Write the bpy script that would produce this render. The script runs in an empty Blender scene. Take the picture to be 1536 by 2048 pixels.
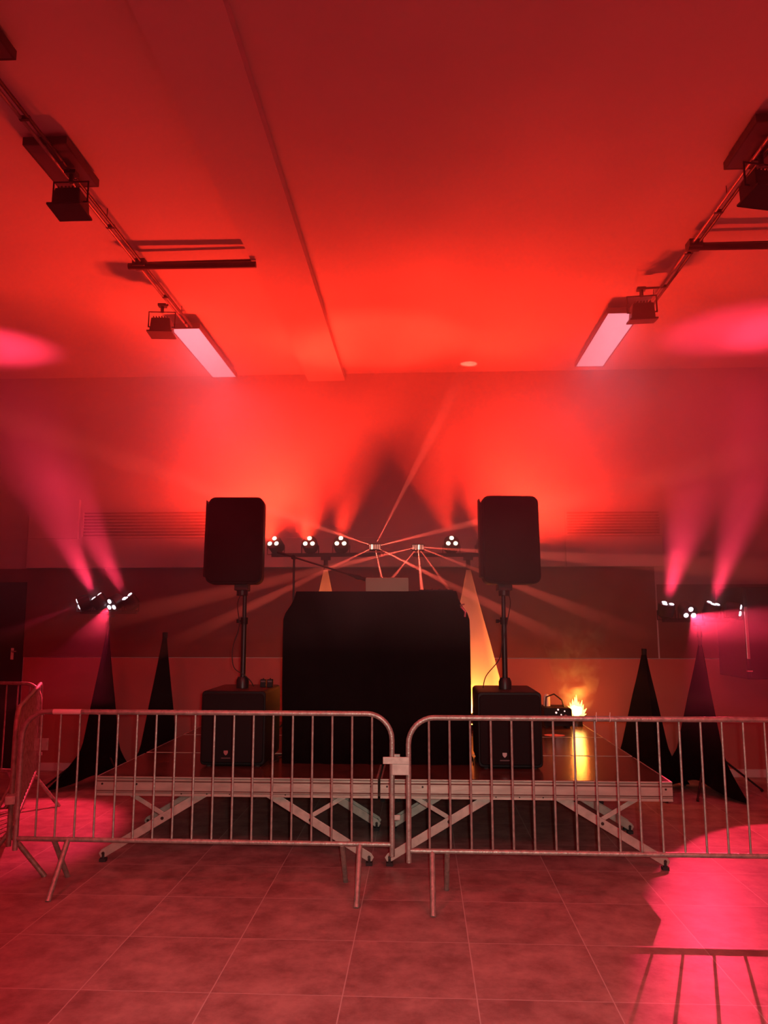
import bpy, bmesh, math, random
from mathutils import Vector, Matrix

random.seed(7)
sc = bpy.context.scene
C = sc.collection
PI = math.pi

# ------------------------------------------------------------------ camera
EYE = 1.667
cam_d = bpy.data.cameras.new('camera')
cam_d.sensor_fit = 'HORIZONTAL'; cam_d.sensor_width = 36.0
cam_d.lens = 1539 / 1536 * 36.0
cam_d.clip_end = 60
cam = bpy.data.objects.new('camera', cam_d); C.objects.link(cam)
cam.location = (0, 0, EYE)
cam.rotation_euler = (math.radians(90 + 7.989), 0, math.radians(2.763))
sc.camera = cam

# ------------------------------------------------------------------ world, exposure
w = bpy.data.worlds.new('world'); sc.world = w; w.use_nodes = True
w.node_tree.nodes['Background'].inputs[0].default_value = (0.02, 0.002, 0.003, 1)
w.node_tree.nodes['Background'].inputs[1].default_value = 0.2
sc.view_settings.view_transform = 'Standard'
sc.view_settings.look = 'None'
sc.view_settings.gamma = 1
sc.view_settings.use_curve_mapping = False
sc.view_settings.exposure = -0.22
cy = sc.cycles
cy.max_bounces = 5; cy.diffuse_bounces = 3; cy.glossy_bounces = 3
cy.transmission_bounces = 3; cy.volume_bounces = 0; cy.transparent_max_bounces = 6
cy.use_denoising = True
cy.volume_step_rate = 2; cy.volume_max_steps = 64
cy.sample_clamp_indirect = 4; cy.sample_clamp_direct = 0
cy.caustics_reflective = False; cy.caustics_refractive = False

RED = (1.0, 0.027, 0.011)
PINK = (1.0, 0.036, 0.095)
AMBER = (1.0, 0.42, 0.08)

def spot(loc, direction, power, deg, color, blend=0.6, size=0.03):
    d = bpy.data.lights.new('spot_light', 'SPOT')
    d.energy = power; d.color = color; d.spot_size = math.radians(deg); d.spot_blend = blend
    d.shadow_soft_size = size
    o = bpy.data.objects.new('spot_light', d); C.objects.link(o)
    o.location = loc
    o.rotation_euler = Vector(direction).to_track_quat('-Z', 'Y').to_euler()
    return o

def area(loc, rot, sx, sy, power, color, spread=180):
    d = bpy.data.lights.new('area_light', 'AREA'); d.shape = 'RECTANGLE'
    d.size = sx; d.size_y = sy; d.energy = power; d.color = color; d.spread = math.radians(spread)
    o = bpy.data.objects.new('area_light', d); C.objects.link(o)
    o.location = loc; o.rotation_euler = rot
    return o

# the neutral front light, and an added red fill wash from unseen spots
# without fixtures, high up over the camera
spot((0.06, -0.03, EYE + .03), (0.0, 1.0, -.36), 360, 62, (1.0, 0.86, 0.74), blend=.75, size=.03)   # the phone's own lamp
for wx, wy in ((-2.2, -.4), (-2.2, 1.7), (2.1, -.4), (2.1, 1.7)):
    spot((wx, wy, 4.3), (0, .12, -1), 260, 165, (1.0, 0.030, 0.055), blend=.3, size=.45)

# ------------------------------------------------------------------ materials
def mat(name, col, rough=0.6, metal=0.0, noise=0.0, nscale=20, bump=0.0, bscale=60, spec=0.5, stretch=None, col2=None):
    m = bpy.data.materials.new(name); m.use_nodes = True
    nt = m.node_tree; b = nt.nodes['Principled BSDF']
    b.inputs['Roughness'].default_value = rough
    b.inputs['Metallic'].default_value = metal
    b.inputs['Specular IOR Level'].default_value = spec
    tc = nt.nodes.new('ShaderNodeTexCoord')
    mp = nt.nodes.new('ShaderNodeMapping')
    if stretch: mp.inputs['Scale'].default_value = stretch
    nt.links.new(tc.outputs['Object'], mp.inputs[0])
    n = nt.nodes.new('ShaderNodeTexNoise'); n.inputs['Scale'].default_value = nscale
    n.inputs['Detail'].default_value = 5
    nt.links.new(mp.outputs[0], n.inputs['Vector'])
    mx = nt.nodes.new('ShaderNodeMix'); mx.data_type = 'RGBA'
    c2 = col2 if col2 else tuple(c * (1 - noise) for c in col)
    mx.inputs[6].default_value = (*col, 1); mx.inputs[7].default_value = (*c2, 1)
    rmp = nt.nodes.new('ShaderNodeMapRange'); rmp.inputs[1].default_value = .35; rmp.inputs[2].default_value = .68
    nt.links.new(n.outputs[0], rmp.inputs[0]); nt.links.new(rmp.outputs[0], mx.inputs[0])
    nt.links.new(mx.outputs[2], b.inputs['Base Color'])
    if bump > 0:
        n2 = nt.nodes.new('ShaderNodeTexNoise'); n2.inputs['Scale'].default_value = bscale
        nt.links.new(mp.outputs[0], n2.inputs['Vector'])
        bp = nt.nodes.new('ShaderNodeBump'); bp.inputs['Strength'].default_value = bump; bp.inputs['Distance'].default_value = .01
        nt.links.new(n2.outputs[0], bp.inputs['Height']); nt.links.new(bp.outputs[0], b.inputs['Normal'])
    return m

def emis(name, col, strength, base=(0, 0, 0)):
    m = mat(name, base if any(base) else (0.02, .02, .02), .3)
    b = m.node_tree.nodes['Principled BSDF']
    b.inputs['Emission Color'].default_value = (*col, 1)
    b.inputs['Emission Strength'].default_value = strength
    return m

M = {}
M['steel'] = mat('galvanised_steel', (.42, .46, .39), .42, .55, .35, 30, .25, 90)
M['steel_old'] = mat('worn_galvanised_steel', (.36, .33, .26), .5, .5, .4, 24, .25, 80)
M['plate'] = mat('zinc_plate', (.50, .52, .44), .45, .4, .25, 30)
M['alu'] = mat('stage_aluminium', (.52, .54, .44), .38, .5, .3, 14, .1, 60, stretch=(.3, 1, 1))
M['alu_leg'] = mat('leg_aluminium', (.50, .52, .43), .45, .4, .25, 18)
M['groove_shade'] = mat('slot_shade_paint', (.13, .06, .045), .7, .1)  # dark colour standing in for shade in the frame slots
M['bolt'] = mat('dark_bolt', (.05, .04, .035), .4, .6)
M['deck'] = mat('phenolic_deck', (.10, .055, .04), .20, 0, .35, 9, .02, 300)
M['black'] = mat('black_plastic', (.008, .007, .007), .5, 0, .2, 40, .1, 300, spec=.2)
M['grille'] = mat('black_grille', (.010, .008, .008), .6, 0, .5, 260, .4, 500, spec=.15)
M['cloth'] = mat('black_cloth', (.0045, .003, .003), .95, 0, .3, 12, .3, 200, spec=.02)
M['rubber'] = mat('black_rubber', (.02, .02, .02), .8)
M['black_metal'] = mat('black_painted_metal', (.02, .018, .018), .4, .3, .2, 30)
M['dark_metal'] = mat('dark_painted_metal', (.10, .06, .06), .45, .3, .2, 20)
M['track'] = mat('lighting_track_paint', (.40, .30, .30), .4, .3, .2, 20)
M['wallw'] = mat('wall_paint', (.62, .58, .56), .8, 0, .06, 3, .05, 120)
M['walld'] = mat('wall_dark_band', (.14, .045, .04), .75, 0, .12, 3, .05, 120)
M['dado'] = mat('dado_paint', (.36, .11, .10), .7, 0, .06, 4, .03, 120)
M['skirt'] = mat('skirting_paint', (.55, .48, .48), .5, 0, .05, 6)
M['ceil'] = mat('ceiling_paint', (.72, .68, .66), .85, 0, .04, 2, .04, 150)
M['door'] = mat('black_door', (.010, .009, .009), .5, 0, .1, 10)
M['chrome'] = mat('brushed_chrome', (.6, .58, .55), .25, .9)
M['laptop'] = mat('laptop_lid', (.50, .50, .36), .4, .3, .05, 10)
M['white_plastic'] = mat('white_plastic', (.75, .72, .70), .4)
M['led'] = emis('led_warm_white', (1.0, .80, .55), 7)
M['led_pink'] = emis('led_pink_white', (1.0, .72, .85), 8)
M['led_bar'] = emis('led_red_strip', (1.0, .30, .20), 1.6)
M['status'] = emis('status_light', (1.0, .55, .50), 2.0)
M['flame'] = emis('amber_glow', (1.0, .40, .10), 30)
M['flame_tip'] = emis('amber_flame_tips', (1.0, .46, .08), 8)
M['panel_on'] = emis('lit_light_panel', (.90, .60, .78), .95, (.6, .5, .5))
M['panel_off'] = mat('unlit_light_panel', (.12, .08, .09), .35)
M['ink'] = mat('black_ink', (.02, .015, .015), .7)

def fabric_mat():
    m = bpy.data.materials.new('white_stretch_fabric'); m.use_nodes = True
    nt = m.node_tree; nt.nodes.clear()
    o = nt.nodes.new('ShaderNodeOutputMaterial')
    d = nt.nodes.new('ShaderNodeBsdfDiffuse'); t = nt.nodes.new('ShaderNodeBsdfTranslucent')
    n = nt.nodes.new('ShaderNodeTexNoise'); n.inputs['Scale'].default_value = 90
    r = nt.nodes.new('ShaderNodeMapRange'); r.inputs[3].default_value = .78; r.inputs[4].default_value = .86
    cmb = nt.nodes.new('ShaderNodeCombineColor')
    nt.links.new(n.outputs[0], r.inputs[0])
    for i in range(3): nt.links.new(r.outputs[0], cmb.inputs[i])
    mx = nt.nodes.new('ShaderNodeMixShader'); mx.inputs[0].default_value = .5
    nt.links.new(cmb.outputs[0], d.inputs[0]); nt.links.new(cmb.outputs[0], t.inputs[0])
    nt.links.new(d.outputs[0], mx.inputs[1]); nt.links.new(t.outputs[0], mx.inputs[2])
    nt.links.new(mx.outputs[0], o.inputs[0])
    return m
M['fabric'] = fabric_mat()

def floor_mat():
    m = bpy.data.materials.new('floor_tiles'); m.use_nodes = True
    nt = m.node_tree; b = nt.nodes['Principled BSDF']; L = nt.links.new
    geo = nt.nodes.new('ShaderNodeNewGeometry'); sp = nt.nodes.new('ShaderNodeSeparateXYZ')
    L(geo.outputs['Position'], sp.inputs[0])
    def grout(axis, off):
        a = nt.nodes.new('ShaderNodeMath'); a.operation = 'ADD'; a.inputs[1].default_value = off; L(sp.outputs[axis], a.inputs[0])
        d = nt.nodes.new('ShaderNodeMath'); d.operation = 'DIVIDE'; d.inputs[1].default_value = .6; L(a.outputs[0], d.inputs[0])
        f = nt.nodes.new('ShaderNodeMath'); f.operation = 'FRACT'; L(d.outputs[0], f.inputs[0])
        s = nt.nodes.new('ShaderNodeMath'); s.operation = 'SUBTRACT'; s.inputs[1].default_value = .5; L(f.outputs[0], s.inputs[0])
        ab = nt.nodes.new('ShaderNodeMath'); ab.operation = 'ABSOLUTE'; L(s.outputs[0], ab.inputs[0])
        g = nt.nodes.new('ShaderNodeMath'); g.operation = 'GREATER_THAN'; g.inputs[1].default_value = .5 - .0045; L(ab.outputs[0], g.inputs[0])
        fl = nt.nodes.new('ShaderNodeMath'); fl.operation = 'FLOOR'; L(d.outputs[0], fl.inputs[0])
        return g, fl
    gx, fx = grout(0, -.235 + 6); gy, fy = grout(1, -4.90 + 12)
    gm = nt.nodes.new('ShaderNodeMath'); gm.operation = 'MAXIMUM'; L(gx.outputs[0], gm.inputs[0]); L(gy.outputs[0], gm.inputs[1])
    cb = nt.nodes.new('ShaderNodeCombineXYZ'); L(fx.outputs[0], cb.inputs[0]); L(fy.outputs[0], cb.inputs[1])
    wn = nt.nodes.new('ShaderNodeTexWhiteNoise'); L(cb.outputs[0], wn.inputs['Vector'])
    ad = nt.nodes.new('ShaderNodeVectorMath'); ad.operation = 'ADD'; L(geo.outputs['Position'], ad.inputs[0])
    sc2 = nt.nodes.new('ShaderNodeVectorMath'); sc2.operation = 'SCALE'; sc2.inputs['Scale'].default_value = 7; L(wn.outputs['Color'], sc2.inputs[0]); L(sc2.outputs[0], ad.inputs[1])
    n = nt.nodes.new('ShaderNodeTexNoise'); n.inputs['Scale'].default_value = 5; n.inputs['Detail'].default_value = 9; n.inputs['Roughness'].default_value = .68
    L(ad.outputs[0], n.inputs['Vector'])
    rp = nt.nodes.new('ShaderNodeValToRGB'); L(n.outputs[0], rp.inputs[0])
    rp.color_ramp.elements[0].position = .35; rp.color_ramp.elements[0].color = (.22, .12, .115, 1)
    rp.color_ramp.elements[1].position = .66; rp.color_ramp.elements[1].color = (.42, .27, .25, 1)
    mx = nt.nodes.new('ShaderNodeMix'); mx.data_type = 'RGBA'; L(gm.outputs[0], mx.inputs[0]); L(rp.outputs[0], mx.inputs[6])
    mx.inputs[7].default_value = (.50, .42, .40, 1)
    L(mx.outputs[2], b.inputs['Base Color'])
    b.inputs['Roughness'].default_value = .42; b.inputs['Specular IOR Level'].default_value = .35
    n3 = nt.nodes.new('ShaderNodeTexNoise'); n3.inputs['Scale'].default_value = 40; L(geo.outputs['Position'], n3.inputs['Vector'])
    sub = nt.nodes.new('ShaderNodeMath'); sub.operation = 'SUBTRACT'; L(n3.outputs[0], sub.inputs[0]); L(gm.outputs[0], sub.inputs[1])
    bp = nt.nodes.new('ShaderNodeBump'); bp.inputs['Strength'].default_value = .18; bp.inputs['Distance'].default_value = .004
    L(sub.outputs[0], bp.inputs['Height']); L(bp.outputs[0], b.inputs['Normal'])
    return m
M['floor'] = floor_mat()

# ------------------------------------------------------------------ mesh helpers
def bx(bm, x0, x1, y0, y1, z0, z1, mtx=None):
    vs = [bm.verts.new(Vector(p) if mtx is None else mtx @ Vector(p)) for p in
          [(x0, y0, z0), (x1, y0, z0), (x1, y1, z0), (x0, y1, z0), (x0, y0, z1), (x1, y0, z1), (x1, y1, z1), (x0, y1, z1)]]
    for f in [(0, 3, 2, 1), (4, 5, 6, 7), (0, 1, 5, 4), (1, 2, 6, 5), (2, 3, 7, 6), (3, 0, 4, 7)]:
        bm.faces.new([vs[i] for i in f])

def tube(bm, pts, r, seg=12, cap=True):
    pts = [Vector(p) for p in pts]
    rs = r if isinstance(r, (list, tuple)) else [r] * len(pts)
    rings = []; ref = None
    for i, p in enumerate(pts):
        if i == 0: t = pts[1] - p
        elif i == len(pts) - 1: t = p - pts[i - 1]
        else: t = (pts[i + 1] - p).normalized() + (p - pts[i - 1]).normalized()
        t.normalize()
        if ref is None:
            ref = Vector((0, 1, 0)) if abs(t.y) < .9 else Vector((1, 0, 0))
        u = (ref - t * ref.dot(t)).normalized(); v = t.cross(u); ref = u
        rings.append([bm.verts.new(p + (u * math.cos(a) + v * math.sin(a)) * rs[i]) for a in [2 * PI * k / seg for k in range(seg)]])
    for a, b in zip(rings, rings[1:]):
        for k in range(seg):
            bm.faces.new((a[k], a[(k + 1) % seg], b[(k + 1) % seg], b[k]))
    if cap:
        bm.faces.new(rings[0][::-1]); bm.faces.new(rings[-1])

def prism(bm, poly, y0, y1, mtx=None):
    """polygon in x,z extruded along y"""
    T = (lambda p: Vector(p)) if mtx is None else (lambda p: mtx @ Vector(p))
    a = [bm.verts.new(T((x, y0, z))) for x, z in poly]
    b = [bm.verts.new(T((x, y1, z))) for x, z in poly]
    n = len(poly)
    bm.faces.new(a); bm.faces.new(b[::-1])
    for i in range(n): bm.faces.new((a[i], b[i], b[(i + 1) % n], a[(i + 1) % n]))

def rrect(x0, x1, z0, z1, r, n=6):
    out = []
    for cx, cz, a0 in ((x1 - r, z1 - r, 0), (x0 + r, z1 - r, 90), (x0 + r, z0 + r, 180), (x1 - r, z0 + r, 270)):
        for k in range(n + 1):
            a = math.radians(a0 + 90 * k / n); out.append((cx + r * math.cos(a), cz + r * math.sin(a)))
    return out

def obj(name, bm, m, parent=None, bevel=0, smooth=False, loc=None):
    bmesh.ops.recalc_face_normals(bm, faces=bm.faces)
    me = bpy.data.meshes.new(name); bm.to_mesh(me); bm.free()
    me.materials.append(m)
    if smooth:
        for p in me.polygons: p.use_smooth = True
        try: me.set_sharp_from_angle(angle=math.radians(40))
        except Exception: pass
    o = bpy.data.objects.new(name, me); C.objects.link(o)
    if parent is not None: o.parent = parent
    if loc: o.location = loc
    if bevel:
        bv = o.modifiers.new('bevel', 'BEVEL'); bv.width = bevel; bv.segments = 2; bv.limit_method = 'ANGLE'
    return o

def BM(): return bmesh.new()

def thing(name, label, cat, loc=(0, 0, 0), rot=(0, 0, 0), group=None):
    o = bpy.data.objects.new(name, None); C.objects.link(o)
    o.empty_display_size = .1
    o.location = loc; o.rotation_euler = rot; o['label'] = label; o['category'] = cat
    if group: o['group'] = group
    return o

def tag(o, label, cat, group=None):
    o['label'] = label; o['category'] = cat
    if group: o['group'] = group
    return o

def struct(name, bm, m, bevel=0, parent=None):
    o = obj(name, bm, m, parent, bevel)
    if parent is None: o['kind'] = 'structure'
    return o

# ------------------------------------------------------------------ setting
XL, XR, YB, YF, ZC = -5.9, 4.6, 8.75, -3.2, 4.55
b = BM(); bx(b, XL - .1, XR + .1, YF - .1, YB + .1, -.1, 0); struct('floor', b, M['floor'])
b = BM(); bx(b, XL - .1, XR + .1, YF - .1, YB + .1, ZC, ZC + .1); struct('ceiling', b, M['ceil'])
b = BM(); bx(b, XL - .1, XL, YF, YB, 0, ZC); struct('wall_left', b, M['wallw'])
b = BM(); bx(b, XR, XR + .1, YF, YB, 0, ZC); struct('wall_right', b, M['wallw'])
b = BM(); bx(b, XL, XR, YF - .1, YF, 0, ZC); struct('wall_front', b, M['wallw'])
b = BM(); bx(b, XL, XR, YB, YB + .1, 0, ZC)
struct('wall_back', b, M['wallw'])
# dado and dark band cladding on the back wall
b = BM(); bx(b, -4.54, 3.2, YB - .02, YB, .085, 1.242); bx(b, 3.2, XR, YB - .02, YB, .085, 1.242); struct('trim_1', b, M['dado'])
b = BM(); bx(b, XL, 2.60, YB - .012, YB, 1.25, 2.255); struct('trim_2', b, M['walld'])
b = BM(); bx(b, 2.62, XR, YB - .012, YB, 1.25, 2.06); struct('trim_3', b, M['walld'])
b = BM(); bx(b, -4.54, XR, YB - .035, YB, 0, .085); struct('baseboard_back', b, M['skirt'], .004)
# boxed pelmet over the dark band
b = BM(); bx(b, -4.57, 1.60, YB - .05, YB, 2.262, 2.60); struct('trim_4', b, M['wallw'], .004)
b = BM(); bx(b, 1.63, 2.70, YB - .035, YB, 2.262, 2.60); struct('trim_5', b, M['wallw'], .004)
b = BM(); bx(b, -4.57, -3.98, YB - .05, YB, 2.602, 3.06); struct('trim_6', b, M['wallw'], .004)
# dropped beam along the ceiling
b = BM(); bx(b, -1.32, -.885, YF, YB, ZC - .085, ZC); struct('trim_7', b, M['ceil'])

def grille_vent(x0, x1, z0, z1, label):
    t = thing('air_grille', label, 'vent', ((x0 + x1) / 2, YB, z0))
    hw = (x1 - x0) / 2; h = z1 - z0
    b = BM(); bx(b, -hw, hw, -.012, 0, 0, h); obj('backing', b, M['walld'], t)
    b = BM()
    bx(b, -hw, hw, -.035, -.012, 0, .02); bx(b, -hw, hw, -.035, -.012, h - .02, h)
    bx(b, -hw, -hw + .02, -.035, -.012, .02, h - .02); bx(b, hw - .02, hw, -.035, -.012, .02, h - .02)
    obj('frame', b, M['wallw'], t)
    b = BM(); n = 7
    for k in range(n):
        z = .03 + (h - .06) * (k + .5) / n
        m = Matrix.Translation((0, -.022, z)) @ Matrix.Rotation(math.radians(35), 4, 'X')
        bx(b, -hw + .02, hw - .02, -.012, .012, -.003, .003, m)
    obj('louvre', b, M['wallw'], t)
grille_vent(-3.95, -1.9, 2.61, 2.93, 'wide louvred air grille on the back wall left of the stage')
grille_vent(1.63, 2.70, 2.61, 2.90, 'louvred air grille on the back wall right of the stage')

# black door at the far left
d = struct('door_1', (lambda b: (bx(b, -5.45, -4.56, YB - .03, YB, .0, 2.10), b)[1])(BM()), M['door'], .003)
b = BM(); tube(b, [(-4.66, YB - .03, 1.31), (-4.66, YB - .075, 1.31)], .011, 10)
tube(b, [(-4.665, YB - .075, 1.315), (-4.60, YB - .078, 1.312)], .009, 10)
bx(b, -4.69, -4.655, YB - .036, YB - .03, 1.22, 1.35)
obj('door_handle', b, M['chrome'], d)

# ------------------------------------------------------------------ crowd barriers
def barrier(name, label, loc, rz, L=2.39, H=1.08, zb=.295, legs=((.34, -1), (.25, 1), (2.19, -1), (2.08, 1)), n=18, hook='end', m='steel', group='crowd control barriers'):
    t = thing(name, label, 'barrier', loc, (0, 0, rz), group)
    R = .0165; cr = .16
    pts = [(0, 0, .225), (0, 0, H - cr)]
    for k in range(1, 9):
        a = PI - (PI / 2) * k / 8; pts.append((cr + (cr) * math.cos(a), 0, H - cr + cr * math.sin(a)))
    for k in range(0, 9):
        a = PI / 2 - (PI / 2) * k / 8; pts.append((L - cr + cr * math.cos(a), 0, H - cr + cr * math.sin(a)))
    pts.append((L, 0, .225))
    b = BM(); tube(b, pts, R, 14); obj('frame', b, M[m], t, smooth=True)
    b = BM(); tube(b, [(R * .6, 0, zb), (L - R * .6, 0, zb)], R * .9, 12); obj('bottom_rail', b, M[m], t, smooth=True)
    for k in range(n):
        x = (L) * (k + 1) / (n + 1)
        top = H
        if x < cr: top = H - cr + math.sqrt(max(0, cr * cr - (cr - x) ** 2))
        if x > L - cr: top = H - cr + math.sqrt(max(0, cr * cr - (x - L + cr) ** 2))
        b = BM(); tube(b, [(x, 0, zb), (x, 0, top)], .0068, 8); obj('bar', b, M[m], t, smooth=True)
    for x, s in legs:
        b = BM(); tube(b, [(x, 0, zb - .004), (x + .0, s * .225, .0)], .0165, 12); obj('leg', b, M[m], t, smooth=True)
    # hook and eye plates that join one barrier to the next
    b = BM()
    if hook == 'end':
        bx(b, L - .005, L + .05, -.006, .006, .80, .835)
        b2 = BM(); bx(b2, L - .005, L + .05, -.006, .006, .44, .47); obj('hook_plate', b2, M['plate'], t, .002)
    elif hook == 'start':
        bx(b, -.155, .005, -.034, -.024, .80, .842); bx(b, -.10, .004, -.030, -.020, .735, .80)
    elif hook == 'side':
        bx(b, -.09, .02, -.03, .03, .50, .55)
    obj('hook_plate', b, M['plate'], t, .002)
    return t

A = barrier('crowd_barrier', 'steel crowd barrier in front of the left half of the stage', (-2.58, 5.0, 0), math.radians(-.4), hook='none' if 0 else 'end')
B2 = barrier('crowd_barrier', 'steel crowd barrier in front of the right half of the stage, with two cable ties', (-.085, 4.87, 0), math.radians(-.2), H=1.072, zb=.292,
             legs=((.14, -1), (.23, 1), (2.29, -1), (2.35, 1)), hook='start')
Bs = barrier('crowd_barrier', 'steel crowd barrier running back edge-on at the far left, end of the front row', (-2.665, 5.08, 0), math.radians(90 + 23.0), legs=((.06, -1), (.16, 1), (2.1, -1), (2.2, 1)), hook='side', m='steel_old')
Cb = barrier('crowd_barrier', 'distant steel crowd barrier beside the black door at the left edge', (-5.86, 7.62, 0), math.radians(-12.0), hook='end', m='steel_old')
# label plate on the side barrier
b = BM(); bx(b, -.055, .055, -.004, .004, -.045, .045)
o = obj('sign_plate', b, M['plate'], None, .002); o.location = (-2.93, 5.98, .72)
tag(o, 'small blank grey plate hanging behind the left end of the front barrier', 'plate')
# cable ties on the right barrier rail
for i, (x, lab) in enumerate(((1.14, 'left one of two pale cable ties on the right barrier rail'), (1.222, 'right one of two pale cable ties on the right barrier rail'))):
    b = BM()
    ring = [(x, math.cos(a) * .0185, 1.072 + math.sin(a) * .0185) for a in [2 * PI * k / 16 for k in range(17)]]
    tube(b, ring, .0022, 6, cap=False); tube(b, [(x, -.012, 1.088), (x + .002, -.012, 1.112)], .002, 6)
    tag(obj('cable_tie', b, M['white_plastic'], B2, smooth=True), lab, 'cable tie')
for o in list(B2.children):
    if o.name.startswith('cable_tie'):
        del o['category']

def text_mark(s, parent, x, z, y, size):
    cu = bpy.data.curves.new('mark', 'FONT'); cu.body = s; cu.size = size; cu.extrude = .0006
    tmp = bpy.data.objects.new('mark', cu); C.objects.link(tmp)
    dg = bpy.context.evaluated_depsgraph_get()
    me = bpy.data.meshes.new_from_object(tmp.evaluated_get(dg)); bpy.data.objects.remove(tmp)
    me.materials.clear(); me.materials.append(M['ink'])
    o = bpy.data.objects.new('mark', me); C.objects.link(o); o.parent = parent
    o.location = (x, y, z); o.rotation_euler = (math.radians(65), 0, 0)
    return o
for s, x in (('N', .262), ('B', .338), ('3', 1.235)):
    text_mark(s, A, x, 1.079, -.0135, .022)
b = BM(); tube(b, [(.20, 0, 1.08), (.385, 0, 1.08)], .0172, 14); obj('pale_tape', b, M['white_plastic'], A, smooth=True)

# ------------------------------------------------------------------ stage
SX, SY, SZ = -2.30, 5.50, .58
def flat_bar(bm, p0, p1, y, wd, th):
    p0 = Vector((p0[0], 0, p0[1])); p1 = Vector((p1[0], 0, p1[1]))
    d = (p1 - p0).normalized(); n = Vector((-d.z, 0, d.x)) * wd / 2
    e0 = p0 - d * wd * .5; e1 = p1 + d * wd * .3
    q = [e0 - n * .55, p0 - n, p1 - n, e1 - n * .6, e1 + n * .6, p1 + n, p0 + n, e0 + n * .55]
    prism(bm, [(v.x, v.z) for v in q], y - th / 2, y + th / 2)

def platform(ix, iy):
    g = 'two metre stage platforms'
    side = ('left', 'right')[ix]; row = ('front', 'middle', 'rear')[iy]
    t = thing('stage_platform', '%s row %s stage platform with glossy brown deck and aluminium frame' % (row, side), 'stage platform',
              (SX + 2 * ix, SY + iy, 0), group=g)
    G = .009
    b = BM(); bx(b, .012 + G, 1.988 - G, .012 + G, .988 - G, SZ - .014, SZ); obj('deck_board', b, M['deck'], t, .0015)
    b = BM()
    fh = .128; zt = SZ - .001; zb_ = SZ - fh
    for (x0, x1, y0, y1, ax) in ((G, 2 - G, G, .04, 'f'), (G, 2 - G, .96, 1 - G, 'b'), (G, .04, .04, .96, 'l'), (1.96, 2 - G, .04, .96, 'r')):
        if ax == 'f':   # extruded front profile with ridges
            segs = [(0, .006, 0), (.006, .022, .006), (.022, .026, 0), (.026, .036, .008), (.036, .092, .002), (.092, .100, .008), (.100, .104, 0), (.104, .122, .003), (.122, .128, 0)]
            for a, c, dd in segs: bx(b, x0, x1, y0 + dd, y1, zt - c, zt - a)
            gb = BM()
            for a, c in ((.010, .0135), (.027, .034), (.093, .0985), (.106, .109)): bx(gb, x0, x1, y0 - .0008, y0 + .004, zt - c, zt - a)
            obj('groove_shade', gb, M['groove_shade'], t)  # thin dark strips painted as slot shade on the front profile
        elif ax == 'b':
            bx(b, x0, x1, y0, y1, zb_, zt - .012)
        else:
            bx(b, x0, x1, y0, y1, zb_, zt)
    obj('frame', b, M['alu'], t)
    b = BM()
    for x, z in ((.055, SZ - .05), (.30, SZ - .05), (.62, SZ - .112), (.80, SZ - .112), (.96, SZ - .112), (1.12, SZ - .112), (1.35, SZ - .112), (1.945, SZ - .05)):
        tube(b, [(x, G + .004, z), (x, G - .003, z)], .007 if z > SZ - .1 else .0045, 10)
    obj('bolt', b, M['bolt'], t)
    for yy, th in ((.055, .012), (.945, .012)):
        for mir in (0, 1):
            X = (lambda x: 2 - x) if mir else (lambda x: x)
            foot = (X(.07), .055); top = (X(.80), SZ - fh + .03)
            b = BM(); flat_bar(b, foot, top, yy, .058, th)
            lg = obj('leg', b, M['alu_leg'], t, .002)
            b = BM(); bx(b, X(.07) - .022, X(.07) + .022, yy - .02, yy + .02, 0, .022); tube(b, [(X(.07), yy, .02), (X(.07), yy, .05)], .012, 8)
            obj('rubber_foot', b, M['rubber'], lg)
            b = BM()
            for f_ in (0.0, .56):
                p = Vector((foot[0], 0, foot[1])).lerp(Vector((top[0], 0, top[1])), f_)
                tube(b, [(p.x, yy - th / 2 - .001, p.z), (p.x, yy - th / 2 - .007, p.z)], .011, 10)
            obj('pivot_bolt', b, M['bolt'], lg)
            mid = (foot[0] + (top[0] - foot[0]) * .56, foot[1] + (top[1] - foot[1]) * .56 + .02)
            b = BM(); flat_bar(b, mid, (X(.20), SZ - fh + .02), yy + .02, .030, .006)
            obj('brace', b, M['alu_leg'], t, .001)
    return t
for iy in range(3):
    for ix in range(2):
        platform(ix, iy)
# ------------------------------------------------------------------ subs and speakers
def shield(bm, cx, z, s, y):
    prism(bm, [(cx - s, z + s), (cx + s, z + s), (cx + s, z - s * .1), (cx + s * .55, z - s * .8), (cx, z - s * 1.2), (cx - s * .55, z - s * .8), (cx - s, z - s * .1)], y - .002, y)

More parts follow.
